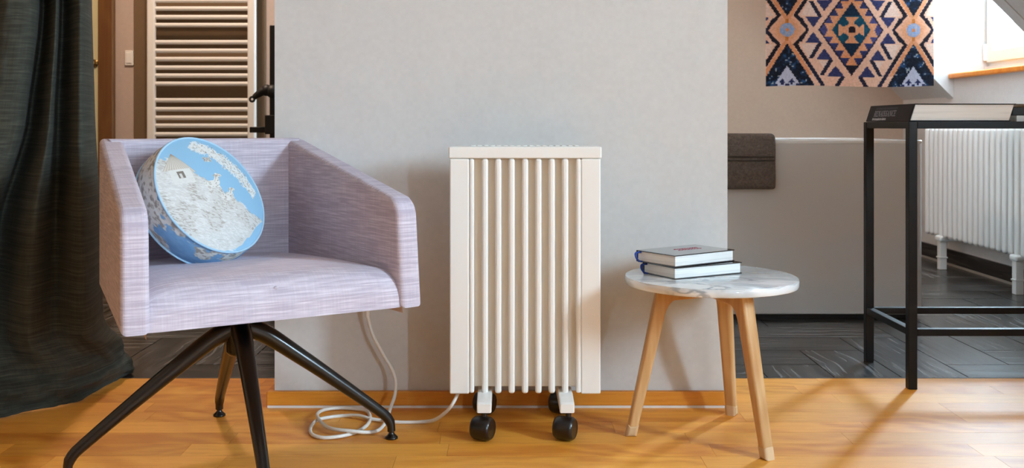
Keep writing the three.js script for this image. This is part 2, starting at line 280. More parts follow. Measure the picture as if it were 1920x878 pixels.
// power cable of the heater with its plug, and the wall socket
{
  const pts = [[-0.118, 0.094, -2.475], [-0.124, 0.083, -2.455], [-0.134, 0.066, -2.445], [-0.150, 0.045, -2.455], [-0.180, 0.017, -2.485], [-0.209, 0.0055, -2.508],
    [-0.271, 0.0048, -2.506], [-0.306, 0.0048, -2.516], [-0.345, 0.0075, -2.527], [-0.379, 0.0095, -2.546], [-0.421, 0.0048, -2.562], [-0.459, 0.0048, -2.546], [-0.479, 0.0085, -2.509], [-0.483, 0.0052, -2.451], [-0.467, 0.0048, -2.402], [-0.438, 0.0048, -2.382], [-0.401, 0.0060, -2.388], [-0.372, 0.0052, -2.416], [-0.350, 0.0048, -2.472], [-0.348, 0.0060, -2.539],
    [-0.368, 0.0070, -2.601], [-0.404, 0.0055, -2.624], [-0.442, 0.0055, -2.630], [-0.474, 0.0085, -2.606], [-0.484, 0.0145, -2.546], [-0.471, 0.0150, -2.498], [-0.446, 0.0120, -2.451], [-0.414, 0.0140, -2.416], [-0.374, 0.0145, -2.402], [-0.341, 0.0095, -2.409], [-0.315, 0.0055, -2.437], [-0.301, 0.0125, -2.500],
    [-0.299, 0.024, -2.555], [-0.291, 0.050, -2.592], [-0.290, 0.078, -2.603], [-0.298, 0.108, -2.608], [-0.325, 0.153, -2.612], [-0.352, 0.203, -2.615], [-0.364, 0.245, -2.618], [-0.366, 0.285, -2.62]];
  const t = thing('power_cable', 'white power cable coiled on the parquet between chair and heater', 'cable');
  const cream = new THREE.MeshPhysicalMaterial({ color: 0xeae4dc, roughness: 0.4 });
  part('cord', tube(pts, 0.0045, 420, 10), cream, t);
  part('plug', clean([new THREE.CylinderGeometry(0.0075, 0.006, 0.028, 16).translate(-0.366, 0.262, -2.619), new THREE.CylinderGeometry(0.016, 0.0085, 0.03, 20).translate(-0.366, 0.291, -2.62), new RoundedBoxGeometry(0.036, 0.036, 0.036, 3, 0.008).translate(-0.366, 0.318, -2.634)]), cream, t);
  const s = thing('wall_socket', 'white wall socket low on the partition behind the chair', 'socket', [-0.366, 0.318, -2.665]);
  part('cover_plate', new RoundedBoxGeometry(0.08, 0.08, 0.012, 2, 0.004).translate(0, 0, 0.0062), whiteEnamel, s);
}

// ------------------------------------------------------------------ lilac swivel armchair
{
  const TH = 31.2 * Math.PI / 180, a = 0.309, wf = 0.305, b = 0.2465, wb = -0.325, Yb = 0.362, Yt = 0.7195, Ye = 0.585;
  const t = thing('armchair', 'lilac linen tub armchair on a black four-legged swivel base', 'armchair', [-0.604, 0, -2.252], TH);
  const T = 0.052, Ls = Math.hypot(wf - wb, a - b);
  // arms: a profile along the side line, thick towards the inside
  const prof = new THREE.Shape();
  prof.moveTo(0, Yb); prof.lineTo(Ls, Yb); prof.lineTo(Ls - 0.018, Ye - 0.03); prof.quadraticCurveTo(Ls - 0.021, Ye - 0.002, Ls - 0.05, Ye + 0.012); prof.lineTo(0.055, Yt - 0.004); prof.quadraticCurveTo(0.03, Yt, 0, Yt); prof.lineTo(0, Yb);
  const armGeo = () => new THREE.ExtrudeGeometry(prof, { depth: T - 0.024, bevelEnabled: true, bevelSize: 0.012, bevelThickness: 0.012, bevelOffset: -0.012, bevelSegments: 5, curveSegments: 10 }).translate(0, 0, 0.012);
  for (const s of [-1, 1]) {
    const dir = V(s * (a - b), 0, wf - wb).normalize(), up = V(0, 1, 0), out = dir.clone().cross(up), m = new THREE.Matrix4().makeBasis(dir, up, out);
    const start = V(s * b, 0, wb); if (s < 0) start.addScaledVector(out, -T);   // out points to -x
    const g = armGeo().applyMatrix4(m).translate(start.x, 0, start.z);
    part('armrest', uvm(g, 3.6), lilacM, t);
  }
  // backrest between the arms
  const bs = new THREE.Shape([[-b + 0.012, Yb], [b - 0.012, Yb], [b - 0.012, Yt], [-b + 0.012, Yt]].map(p => new THREE.Vector2(...p)));
  part('backrest', uvm(new THREE.ExtrudeGeometry(bs, { depth: 0.046, bevelEnabled: true, bevelSize: 0.012, bevelThickness: 0.012, bevelOffset: -0.012, bevelSegments: 5 }).translate(0, 0, wb + 0.012), 3.6), lilacM, t);
  // seat: rounded front, slightly crowned top
  const sp = [[wb + 0.06, Yb + 0.001], [wf - 0.002, Yb + 0.001]];
  const R = 0.058, top = 0.446;
  for (let k = 0; k <= 12; k++) { const q = k / 12 * Math.PI / 2; sp.push([wf - 0.004 - R * 1.15 + Math.cos(q) * R * 1.15, top - R + Math.sin(q) * R]); }
  for (let k = 1; k <= 10; k++) { const q = k / 10; sp.push([lerp(wf - 0.004 - R * 1.15, wb + 0.06, q), top - 0.020 * q * q]); }
  const hw = w => lerp(b, a, (w - wb) / (wf - wb)) - T + 0.006;
  const crown = (w, y, u) => y + (y > Yb + 0.05 ? 0.006 * (1 - u * u) * sm(Yb + 0.05, top - 0.01, y) : 0);
  const n = sp.length, seat = grid(n, 24, (i, j) => { const [w, y] = sp[Math.round(i * n) % n], u = j * 2 - 1; const e = 1 - 0.012 * Math.pow(Math.abs(u), 16); return V(u * hw(w), crown(w, y, u) - 0.012 * Math.pow(Math.abs(u), 10) * (y > Yb + 0.03 ? 1 : 0), w * e); });
  const ends = [-1, 1].map(s => { const g = new THREE.ShapeGeometry(new THREE.Shape(sp.map(p => new THREE.Vector2(p[0], p[1] - 0.012)))); g.rotateY(-Math.PI / 2); const p = g.attributes.position; for (let i = 0; i < p.count; i++) p.setX(i, s * hw(p.getZ(i))); g.computeVertexNormals(); return g; });
  part('seat', uvm(clean([toCreasedNormals(seat, 0.75), ...ends]), 3.6), lilacM, t);
  part('tuft_button', new THREE.SphereGeometry(0.004, 12, 8).scale(1.3, 1, 0.7).translate(-0.01, 0.425, wf - 0.0175), lilacM, t);
  // swivel base: legs stand at their own angle
  const base = part('swivel_base', clean([new THREE.CylinderGeometry(0.031, 0.029, 0.115, 28).translate(0, 0.30, 0), new THREE.CylinderGeometry(0.10, 0.10, 0.008, 28).translate(0, 0.357, 0), new THREE.SphereGeometry(0.029, 24, 12).scale(1, 0.5, 1).translate(0, 0.243, 0)]), blackMetal, t);
  for (let k = 0; k < 4; k++) {
    const ang = 23.2 * Math.PI / 180 + k * Math.PI / 2 - TH, dx = Math.cos(ang), dz = -Math.sin(ang), R0 = 0.356;
    const P = (r, y) => V(dx * r, y, dz * r);
    const leg = part('leg', taper([P(0.008, 0.298), P(0.05, 0.280), P(0.14, 0.215), P(0.24, 0.138), P(0.325, 0.070), P(0.345, 0.052), P(R0 - 0.002, 0.036), P(R0, 0.018)], q => lerp(0.024, 0.0115, Math.pow(q, 0.7)) * (q > 0.95 ? 0.85 : 1), 40, 18), blackMetal, base);
    leg.userData.label = 'black tubular base leg with a foot glide';
    leg.geometry = clean([leg.geometry, new THREE.LatheGeometry([[0.0001, 0], [0.0155, 0], [0.0155, 0.004], [0.008, 0.011], [0.006, 0.016], [0.0085, 0.02], [0.0001, 0.022]].map(p => new THREE.Vector2(...p)), 20).translate(dx * R0, 0, dz * R0)]);
  }
}
// round box cushion in the chair
{
  // printed cotton: pale blue sky, foliage, a hut, animals and a hatched landscape in white and grey-brown
  const cv = document.createElement('canvas'); cv.width = cv.height = 1024; const g = cv.getContext('2d');
  const X = a => 512 + a * 505, Y = b => 512 - b * 505, ink = ['#dcdbd8', '#cfccc8', '#bdb7b0', '#a89f96', '#93887d', '#dedddb', '#d4d2cf'];
  g.fillStyle = '#8cb6d3'; g.fillRect(0, 0, 1024, 1024);
  const dab = (a, b, l, w, turn, c, al = 1) => { g.save(); g.globalAlpha = al; g.translate(X(a), Y(b)); g.rotate(turn); g.fillStyle = c; g.beginPath(); g.ellipse(0, 0, l, w, 0, 0, Math.PI * 2); g.fill(); g.restore(); };
  const rim = a => 0.10 - 0.75 * a + (fbm((a + 1) / 2, 0.3, 9, 9, 4, 61) - 0.5) * 0.36;
  g.fillStyle = '#cbc8c4'; g.beginPath(); g.moveTo(X(-1), Y(-1));   // landscape below the diagonal
  for (let a = -1; a <= 0.86; a += 0.01) g.lineTo(X(a), Y(rim(a) + (rnd() - 0.5) * 0.035));
  for (let k = 0; k <= 12; k++) g.lineTo(X(0.86 - k * 0.07), Y(-0.56 - k * 0.035 + (rnd() - 0.5) * 0.06)); g.closePath(); g.fill();
  for (let i = 0; i < 3200; i++) {
    const a = rnd() * 2 - 1, b = rim(a) + 0.02 - Math.pow(rnd(), 0.9) * 1.4; if (b < -1.0 || (a > 0.0 && b < -0.52 - (0.86 - a) * 0.5)) continue;
    const light = fbm((a + 1) / 2, (b + 1) / 2, 8, 8, 3, 66) > 0.5; dab(a, b, 5 + rnd() * 17, 1.5 + rnd() * 4, 0.5 + rnd() * 0.9 - 0.45, light ? ink[Math.floor(rnd() * 2) + 5] : ink[1 + Math.floor(rnd() * 4)], 0.55);
  }
  const arc = [[-0.06, 0.90], [0.2, 0.78], [0.42, 0.60], [0.60, 0.40], [0.74, 0.16], [0.84, -0.08]];
  for (let i = 0; i < 2200; i++) {                          // foliage along the upper right rim
    const k = rnd() * 4.99, q = Math.floor(k), t = k - q, w = (rnd() + rnd() - 1) * 0.13 * (0.6 + 0.8 * fbm(k / 5, 0.5, 9, 9, 2, 68)); dab(lerp(arc[q][0], arc[q + 1][0], t) + w, lerp(arc[q][1], arc[q + 1][1], t) + w * 0.8 - 0.03, 4 + rnd() * 13, 2 + rnd() * 5, rnd() * 3, ink[i % 3 ? 5 : Math.floor(rnd() * 5)], 0.8);
  }
  for (let i = 0; i < 160; i++) dab(0.02 + rnd() * 0.14, 0.52 + rnd() * 0.08, 3 + rnd() * 9, 2 + rnd() * 4, rnd() * 3, ink[Math.floor(rnd() * 5)], 0.8);
  g.lineWidth = 2.2;                                       // hut: hatched roof, wall and dark window
  g.fillStyle = '#cdc4ba'; g.beginPath(); g.moveTo(X(-0.52), Y(0.72)); g.lineTo(X(-0.80), Y(0.42)); g.lineTo(X(-0.26), Y(0.34)); g.fill(); g.strokeStyle = '#978878';
  for (let k = 0; k <= 12; k++) { g.beginPath(); g.moveTo(X(-0.52), Y(0.72)); g.lineTo(X(-0.80 + k * 0.045), Y(0.42 - k * 0.0067)); g.stroke(); }
  g.fillStyle = '#d8d5d0'; g.fillRect(X(-0.72), Y(0.42), 190, 130); g.fillStyle = '#7c7268'; g.fillRect(X(-0.60), Y(0.38), 60, 62); g.fillStyle = '#cdc9c3'; g.fillRect(X(-0.57), Y(0.34), 22, 44);
  for (const [a, b, k] of [[-0.04, 0.10, 1], [0.16, -0.14, 0.85]]) {   // two grazing animals, shaded with short strokes
    const body = [[0, 0, 70, 34, -0.1], [-48, -2, 32, 32, 0], [50, -22, 34, 30, -0.9], [72, -58, 34, 17, -1.1], [98, -80, 30, 14, 0.25], [-40, 46, 9, 40, 0.1], [-58, 44, 8, 38, 0.2], [44, 42, 9, 42, -0.05], [60, 38, 8, 40, -0.2], [60, -76, 30, 7, -1.0]];
    for (const [x, y, l, w, q] of body) dab(a + x * k / 505, b - y * k / 505, l * k, w * k, q, '#dad7d2');
    for (let i = 0; i < 150; i++) { const [x, y, l, w, q] = body[Math.floor(rnd() * body.length)], e = rnd() * 6.28, m = 0.5 + rnd() * 0.5; dab(a + (x + Math.cos(e) * l * 0.7 * m) * k / 505, b - (y + Math.sin(e) * w * 0.9 * m) * k / 505, (3 + rnd() * 10) * k, (1 + rnd() * 2.5) * k, q + rnd() * 0.6, ['#a89b8e', '#94877a', '#bcb2a8'][i % 3], 0.75); }
  }
  g.strokeStyle = '#8c8075'; g.lineWidth = 1.5;            // pen hatching over the landscape
  for (let i = 0; i < 500; i++) { const a = rnd() * 2 - 1, b = 0.02 - 0.75 * a - rnd() * 1.2; if (b < -0.95 || (a > 0 && b < -0.5 - (0.86 - a) * 0.5)) continue; g.globalAlpha = 0.4; g.beginPath(); g.moveTo(X(a), Y(b)); g.quadraticCurveTo(X(a) + 12, Y(b) + 2 + rnd() * 8, X(a) + 20 + rnd() * 20, Y(b) + rnd() * 26 - 6); g.stroke(); }
  g.globalAlpha = 1;
  const printT = new THREE.CanvasTexture(cv); printT.colorSpace = THREE.SRGBColorSpace;
  const faceM = new THREE.MeshPhysicalMaterial({ map: printT, bumpMap: weaveBump, bumpScale: 0.0004, roughness: 0.9, sheen: 0.2 });
  const sideM = new THREE.MeshPhysicalMaterial({ map: texture(1024, 128, (u, v) => {
    const n = fbm(u, v, 24, 3, 4, 71), s = sm(0.47, 0.53, n + 0.26 * Math.cos(u * Math.PI * 2 - 2.5)), g = fbm(u, v, 90, 14, 3, 73);
    return mix3(mix3([104, 148, 190], [128, 168, 206], g), mix3([208, 205, 200], [154, 145, 137], sm(0.45, 0.7, g)), s);
  }), bumpMap: weaveBump, bumpScale: 0.0004, roughness: 0.9 });
  const pipeM = hex(0xa6c6dc, { roughness: 0.85 });
  const t = thing('cushion', 'round blue and white cushion with a pastoral print leaning in the armchair', 'cushion', [-0.700, 0.577, -2.285]);
  const nrm = V(0.76, 0.52, 0.43).normalize(), right = V(0, 1, 0).cross(nrm).normalize(), up = nrm.clone().cross(right);
  t.quaternion.setFromRotationMatrix(new THREE.Matrix4().makeBasis(right, up, nrm));
  const R = 0.147, h = 0.036, dome = (r, s) => s * (h + 0.022 * (1 - Math.pow(r, 2.4)));
  for (const s of [1, -1]) {
    part('cushion_face', grid(64, 18, (u, v) => { const q = u * Math.PI * 2 * s, r = v; return V(Math.cos(q) * r * R, Math.sin(q) * r * R, dome(r, s)); }, (u, v) => { const q = u * Math.PI * 2 * s; return [0.5 + Math.cos(q) * v * 0.5, 0.5 + Math.sin(q) * v * 0.5]; }), faceM, t);
    part('piping', new THREE.TorusGeometry(R + 0.001, 0.0026, 8, 72).translate(0, 0, s * h), pipeM, t);
  }
  part('side_band', grid(72, 8, (u, v) => { const q = u * Math.PI * 2, z = lerp(h, -h, v), r = R + 0.006 * (1 - Math.pow(v * 2 - 1, 2)); return V(Math.cos(q) * r, Math.sin(q) * r, -z); }, (u, v) => [u, v]), sideM, t);
}

// ------------------------------------------------------------------ marble side table with books
{
  const marble = new THREE.MeshPhysicalMaterial({ map: texture(1024, 1024, (u, v) => {
    const w = fbm(u, v, 4, 4, 5, 81), vein = Math.abs(fbm(u, v, 5, 9, 5, 83) - 0.5), v2 = Math.abs(fbm(u, v, 3, 12, 5, 89) - 0.5), cl = fbm(u, v, 5, 11, 4, 87);
    let c = mix3([240, 240, 240], [204, 208, 211], sm(0.42, 0.7, cl)); c = mix3(c, [142, 150, 158], sm(0.045, 0.0, vein) * sm(0.48, 0.62, w) * 0.75); return mix3(c, [176, 182, 188], sm(0.03, 0.0, v2) * 0.5);
  }), roughness: 0.16, clearcoat: 0.5, clearcoatRoughness: 0.05 });
  const oak = new THREE.MeshStandardMaterial({ map: oakTex, color: 0xffffff, roughness: 0.45 }), bare = new THREE.MeshStandardMaterial({ map: oakTex, color: 0xfff8f0, roughness: 0.7 }), tipM = new THREE.MeshStandardMaterial({ map: texture(64, 64, (u, v) => { const k = fbm(u, v, 4, 24, 3, 117); return mix3([226, 198, 164], [194, 156, 112], k); }), roughness: 0.8 });
  const t = thing('side_table', 'round marble-topped side table on three splayed oak legs', 'side table', [0.495, 0, -2.416]);
  const topGeo = new THREE.LatheGeometry([[0.0001, 0.367], [0.202, 0.367], [0.2055, 0.3685], [0.207, 0.372], [0.207, 0.383], [0.2055, 0.3865], [0.202, 0.388], [0.0001, 0.388]].map(p => new THREE.Vector2(...p)), 96);
  part('marble_top', uvm(toCreasedNormals(topGeo, 0.6), 2.0, false, 0.35, 0.1), marble, t);
  for (const deg of [180, 62.5, -61.5]) {
    const q = deg * Math.PI / 180, dx = Math.cos(q), dz = -Math.sin(q);
    // boomerang leg: outline in (radius, height), extruded across
    const s = new THREE.Shape();
    s.moveTo(0.0, 0.3665); s.lineTo(0.130, 0.3665); s.lineTo(0.1345, 0.345); s.lineTo(0.2065, 0.0); s.lineTo(0.182, 0.0); s.lineTo(0.112, 0.295); s.quadraticCurveTo(0.104, 0.322, 0.090, 0.329); s.lineTo(0.0, 0.337); s.lineTo(0, 0.3665);
    const cut = new THREE.ExtrudeGeometry(s, { depth: 0.015, bevelEnabled: true, bevelSize: 0.008, bevelThickness: 0.0085, bevelOffset: -0.008, bevelSegments: 5, curveSegments: 8 }).translate(0, 0, -0.0075);
    const P = cut.attributes.position; for (let i = 0; i < P.count; i++) { const y = P.getY(i), rr = P.getX(i); P.setZ(i, P.getZ(i) * (rr < 0.08 ? 0.75 : lerp(0.82, 1.2, clamp(y / 0.36)))); }
    const m = new THREE.Matrix4().makeBasis(V(dx, 0, dz), V(0, 1, 0), V(dx, 0, dz).cross(V(0, 1, 0)));
    const leg = part('leg', uvm(cut, 0.9, true, rnd(), rnd()).applyMatrix4(m), oak, t);
    const tipS = new THREE.Shape([[0.1815, 0], [0.207, 0], [0.2013, 0.028], [0.1749, 0.028]].map(p => new THREE.Vector2(...p)));
    part('foot_tip', uvm(new THREE.ExtrudeGeometry(tipS, { depth: 0.0135, bevelEnabled: true, bevelSize: 0.008, bevelThickness: 0.008, bevelOffset: -0.0077, bevelSegments: 5 }).translate(0, 0, -0.00675), 0.9, true, 0.2, 0.6).applyMatrix4(m), tipM, leg, 'pale worn foot end');
  }
  part('screw_cap', new THREE.SphereGeometry(0.005, 12, 8).translate(0.012, 0.352, 0.012), bare, t);
}
function hardback(name, label, w, l, h, pos, turn, coverM, extra) {   // spine along x = -w; fore edge at x = 0 side; l along z
  const t = thing(name, label, 'book', pos, turn);
  const c = 0.0022;
  const cover = part('cover', clean([rbox(-w, 0.003, 0, c, -l / 2 - 0.003, l / 2 + 0.003, 0.001, 1), rbox(-w, 0.003, h - c, h, -l / 2 - 0.003, l / 2 + 0.003, 0.001, 1), rbox(-w - 0.001, -w + 0.0025, 0.0003, h - 0.0003, -l / 2 - 0.003, l / 2 + 0.003, 0.002, 2)]), coverM, t);
  part('page_block', uvm(rbox(-w + 0.002, 0, c, h - c, -l / 2, l / 2, 0.0015, 1), 3), paperM, t);
  return t;
}
{
  const coverM = new THREE.MeshPhysicalMaterial({ color: 0x1c1d22, roughness: 0.2, clearcoat: 1, clearcoatRoughness: 0.06 });
  const ribbonM = hex(0x1c3f96, { roughness: 0.7 });
  // local x: fore edge direction (towards the camera's right), local z along the book; the fore edge faces right and front
  const mk = (label, w, l, h, cx, cy, cd, deg) => {
    const q = deg * Math.PI / 180;
    // long edge runs (cos q, back sin q); the short edge runs (-sin q, back cos q) from the front corner
    const t = thing('book', label, 'book', [cx, cy, -cd], q, 'hardbacks stacked on the marble table');
    const c = 0.0022;   // local: x along the long edge, -z away from the fore edge
    part('cover', clean([rbox(-0.003, l + 0.003, 0, c, -0.003, w, 0.0009, 1), rbox(-0.003, l + 0.003, h - c, h, -0.003, w, 0.0009, 1), rbox(-0.003, l + 0.003, 0.0004, h - 0.0004, w - 0.0025, w + 0.001, 0.0015, 1)]), coverM, t);
    part('page_block', uvm(rbox(0, l, c, h - c, 0, w - 0.003, 0.0012, 1), 3), paperM, t);
    part('ribbon', clean([0, 0.004].map((o, i) => taper([V(-0.001, h * 0.86, -w + 0.012 + o), V(-0.010 - o, h * 0.80, -w + 0.010), V(-0.014 - o, h * 0.45, -w + 0.012 + o), V(-0.010, h * 0.15, -w + 0.016), V(-0.013 + o, 0.003, -w + 0.020 + o * 2)], () => 0.0022, 16, 6))), ribbonM, t, 'dark blue bookmark ribbon');
    return t;
  };
  mk('lower dark hardback of the two lying on the marble table', 0.122, 0.203, 0.0280, 0.397, 0.3881, 2.350, 29);
  const up = mk('upper dark hardback of the two lying on the marble table', 0.132, 0.198, 0.0285, 0.398, 0.4163, 2.352, 35);
  const script = [0, 1].map(k => tube(Array.from({ length: 26 }, (_, i) => [0.075 + i * 0.0032, 0.0287, -0.066 - k * 0.016 + Math.sin(i * (1.9 + k * 0.4)) * 0.004]), 0.0005, 90, 5));
  part('title_print', clean(script), hex(0xa8324a, { roughness: 0.5 }), up, 'red lettering on the cover');
}

// ------------------------------------------------------------------ black steel console table and what lies on it
{
  const x0 = 1.1445, x1 = 2.06, dF = 2.834, dR = 3.194, q = 0.025, Y = 0.764;
  const t = thing('console_table', 'tall black steel-framed console table at the right edge', 'console table', [(x0 + x1) / 2, 0, -(dF + dR) / 2]);
  const L = g => g.translate(-(x0 + x1) / 2, 0, (dF + dR) / 2);
  for (const x of [x0, x1 - q]) for (const d of [dF, dR - q]) part('leg', L(rbox(x, x + q, 0, Y - 0.0005, d, d + q, 0.002)), steelM, t);
  const fr = [['top_rail', Y - 0.0205, Y], ['stretcher', 0.152, 0.172]];
  for (const [name, a, b] of fr) {
    for (const d of [dF, dR - q]) part(name, L(rbox(x0 + q, x1 - q, a, b, d + 0.001, d + q - 0.001, 0.002)), steelM, t);
    for (const x of [x0, x1 - q]) part(name, L(rbox(x + 0.001, x + q - 0.001, a, b, dF + q, dR - q, 0.002)), steelM, t);
  }
  part('table_top', L(rbox(x0 + q, x1 - q, Y - 0.012, Y + 0.0002, dF + q, dR - q, 0.001)), steelM, t);

  // big art book, spine to the left, leaning a little out of square
  const B = thing('art_book', 'thick dark art book titled RENAISSANCE lying on the console table', 'book', [1.150, Y + 0.0004, -2.846]);
  const w = 0.285, l = 0.335, h = 0.0505, c = 0.0025, sh = g => { const p = g.attributes.position; for (let i = 0; i < p.count; i++) p.setX(i, p.getX(i) + 0.32 * p.getY(i)); g.computeVertexNormals(); return g; };
  const spineC = document.createElement('canvas'); spineC.width = 1024; spineC.height = 160; const s = spineC.getContext('2d');
  s.fillStyle = '#12141c'; s.fillRect(0, 0, 1024, 160); s.fillStyle = '#31344a'; s.fillRect(34, 20, 10, 130);
  s.textBaseline = 'alphabetic'; s.textAlign = 'left';
  const put = (txt, font, color, x, y, width) => { s.font = font; const m = s.measureText(txt).width; s.save(); s.translate(x, y); s.scale(width / m, 1); s.fillStyle = color; s.fillText(txt, 0, 0); s.restore(); };
  put('DIE KUNST DER ITALIENISCHEN', '22px serif', '#5d6170', 170, 40, 520);
  put('RENAISSANCE', '78px serif', '#9a9ca6', 160, 110, 530);
  put('Die Europäische Galerie', 'bold 30px sans-serif', '#e2e2e4', 150, 147, 340);
  const st = new THREE.CanvasTexture(spineC); st.colorSpace = THREE.SRGBColorSpace;
  const dark = new THREE.MeshPhysicalMaterial({ color: 0x12141c, roughness: 0.5, specularIntensity: 0.35 });
  part('cover', sh(clean([rbox(0, w + 0.004, 0, c, -0.004, l, 0.0008, 1), rbox(0, w + 0.004, h - c, h, -0.004, l, 0.0008, 1), rbox(-0.002, 0.001, 0.0005, h - 0.0005, -0.004, l, 0.001, 1)])), dark, B);
  part('page_block', sh(uvm(rbox(0.003, w, c, h - c, 0, l - 0.004, 0.001, 1), 3)), paperM, B);
  const sp = new THREE.PlaneGeometry(l, h * 0.98).rotateY(-Math.PI / 2).translate(-0.0026, h / 2, -l / 2);
  part('spine_print', sh(sp), new THREE.MeshPhysicalMaterial({ map: st, roughness: 0.5, specularIntensity: 0.35 }), B, 'dark spine lettered RENAISSANCE');

  const mag = thing('magazine', 'white softcover magazine on the console table right of the art book', 'magazine', [1.475, Y + 0.0004, -2.88]);
  part('pages', grid(24, 8, (u, v) => V(u * 0.21, 0.017 - 0.006 * Math.pow(u, 1.5), -v * 0.28)), paperM, mag);
  part('page_edges', clean([prismXY([[0, 0], [0.21, 0], [0.21, 0.0108], [0.16, 0.0127], [0.1, 0.0148], [0.05, 0.0162], [0, 0.0168]], 0, 0.28)]), paperM, mag);
  const bx = thing('lacquer_box', 'black box with a brown lid lying on the white magazine', 'box', [1.488, Y + 0.0182, -2.93]);
  part('body', rbox(0, 0.18, 0, 0.024, 0, 0.2, 0.003), matteBlack, bx);
  part('lid', rbox(-0.001, 0.181, 0.0242, 0.034, -0.001, 0.201, 0.003), hex(0x5a4020, { roughness: 0.5 }), bx);
}

// ------------------------------------------------------------------ curtain
{
  const Ys = [2.42, 1.10, 0.775, 0.45, 0.19, 0.085, 0.03, 0.004];
  const B = [[-1.257, 3.0], [-1.208, 2.9], [-1.174, 2.74], [-1.275, 2.86], [-1.23, 2.72], [-1.32, 2.84], [-1.278, 2.68], [-1.332, 2.66], [-1.464, 2.76]];
  const rows = [B.map(([x, d]) => [x - 0.02, d + 0.02]), B,
    [[-1.247, 3.0], [-1.199, 2.9], [-1.166, 2.72], [-1.287, 2.86], [-1.239, 2.7], [-1.358, 2.84], [-1.304, 2.66], [-1.355, 2.64], [-1.482, 2.74]],
    [[-1.236, 3.02], [-1.181, 2.9], [-1.145, 2.68], [-1.264, 2.79], [-1.265, 2.66], [-1.425, 2.8], [-1.375, 2.62], [-1.407, 2.6], [-1.518, 2.7]],
    [[-1.233, 3.02], [-1.182, 2.92], [-1.14, 2.68], [-1.223, 2.7], [-1.256, 2.62], [-1.376, 2.69], [-1.375, 2.58], [-1.405, 2.56], [-1.524, 2.66]],
    [[-1.20, 3.05], [-1.145, 2.99], [-1.128, 2.85], [-1.166, 2.72], [-1.225, 2.645], [-1.292, 2.60], [-1.362, 2.565], [-1.415, 2.55], [-1.53, 2.63]],
    [[-1.19, 3.06], [-1.128, 3.01], [-1.126, 2.88], [-1.156, 2.71], [-1.216, 2.635], [-1.290, 2.57], [-1.362, 2.545], [-1.415, 2.53], [-1.53, 2.61]],
    [[-1.187, 3.06], [-1.132, 3.02], [-1.136, 2.91], [-1.162, 2.73], [-1.216, 2.655], [-1.298, 2.575], [-1.367, 2.55], [-1.423, 2.535], [-1.532, 2.6]]];
  for (let r = 0; r < rows.length; r++) {                 // further folds beyond the frame
    let [x] = rows[r][8]; for (let k = 0; k < 7; k++) { x -= 0.075; rows[r].push([x, (k % 2 ? 2.76 : 2.60) + (r > 4 ? -0.06 : 0)]); }
  }
  const curves = rows.map((r, i) => new THREE.CatmullRomCurve3(r.map(([x, d]) => V(x, Ys[i], -d)), false, 'centripetal'));
  const NU = 200, NV = 150, table = curves.map(c => Array.from({ length: NU + 1 }, (_, i) => c.getPoint(i / NU)));
  const sheet = grid(NU, NV, (u, v) => {
    const i = Math.round(u * NU), col = table.map(r => r[i]);
    const y = v < 0.25 ? lerp(2.42, 1.1, v / 0.25) : 1.1 * Math.pow(1 - (v - 0.25) / 0.75, 1.25) + 0.004 * (v - 0.25) / 0.75;
    let k = 0; while (k < Ys.length - 2 && y < Ys[k + 1]) k++;
    const t = clamp((Ys[k] - y) / (Ys[k] - Ys[k + 1])), a = col[Math.max(0, k - 1)], b = col[k], c = col[k + 1], d = col[Math.min(col.length - 1, k + 2)];
    const cr = q => { const p0 = a[q], p1 = b[q], p2 = c[q], p3 = d[q], m1 = (p2 - p0) / 2 * 0.6, m2 = (p3 - p1) / 2 * 0.6; return (2 * t ** 3 - 3 * t ** 2 + 1) * p1 + (t ** 3 - 2 * t ** 2 + t) * m1 + (-2 * t ** 3 + 3 * t ** 2) * p2 + (t ** 3 - t ** 2) * m2; };
    const low = sm(0.6, 0.05, y), n = (fbm(u, v, 26, 9, 3, 91) - 0.5) * 0.045 * low + (fbm(u, v, 60, 34, 2, 93) - 0.5) * 0.008, crease = sm(0.22, 0.03, y) * (fbm(u, v * 1.0, 14, 40, 3, 95) - 0.5) * 0.085;
    return V(cr('x') + n * 0.5 + crease * 0.6, Math.max(0.004, y + crease * 0.25 * sm(0.0, 0.05, y)), cr('z') + n + crease * 0.6);
  }, (u, v) => [u * 3.4, v * 4.5]);
  const cur = thing('curtain', 'heavy dark olive linen curtain pooling on the floor at the left edge', 'curtain');
  part('cloth', sheet, curtainM, cur);
  part('header_tape', (() => { const g = tube(table[0].filter((_, i) => i % 4 === 0).map(p => [p.x, 2.425, p.z]), 0.008, 200, 6); return g; })(), curtainM, cur);
  const rail = solo('curtain_rail', rbox(-2.6, 1.0, 2.435, 2.5, 2.78, 2.84, 0.004), whiteEnamel, 'white ceiling rail that carries the olive curtain', 'curtain rail');
}

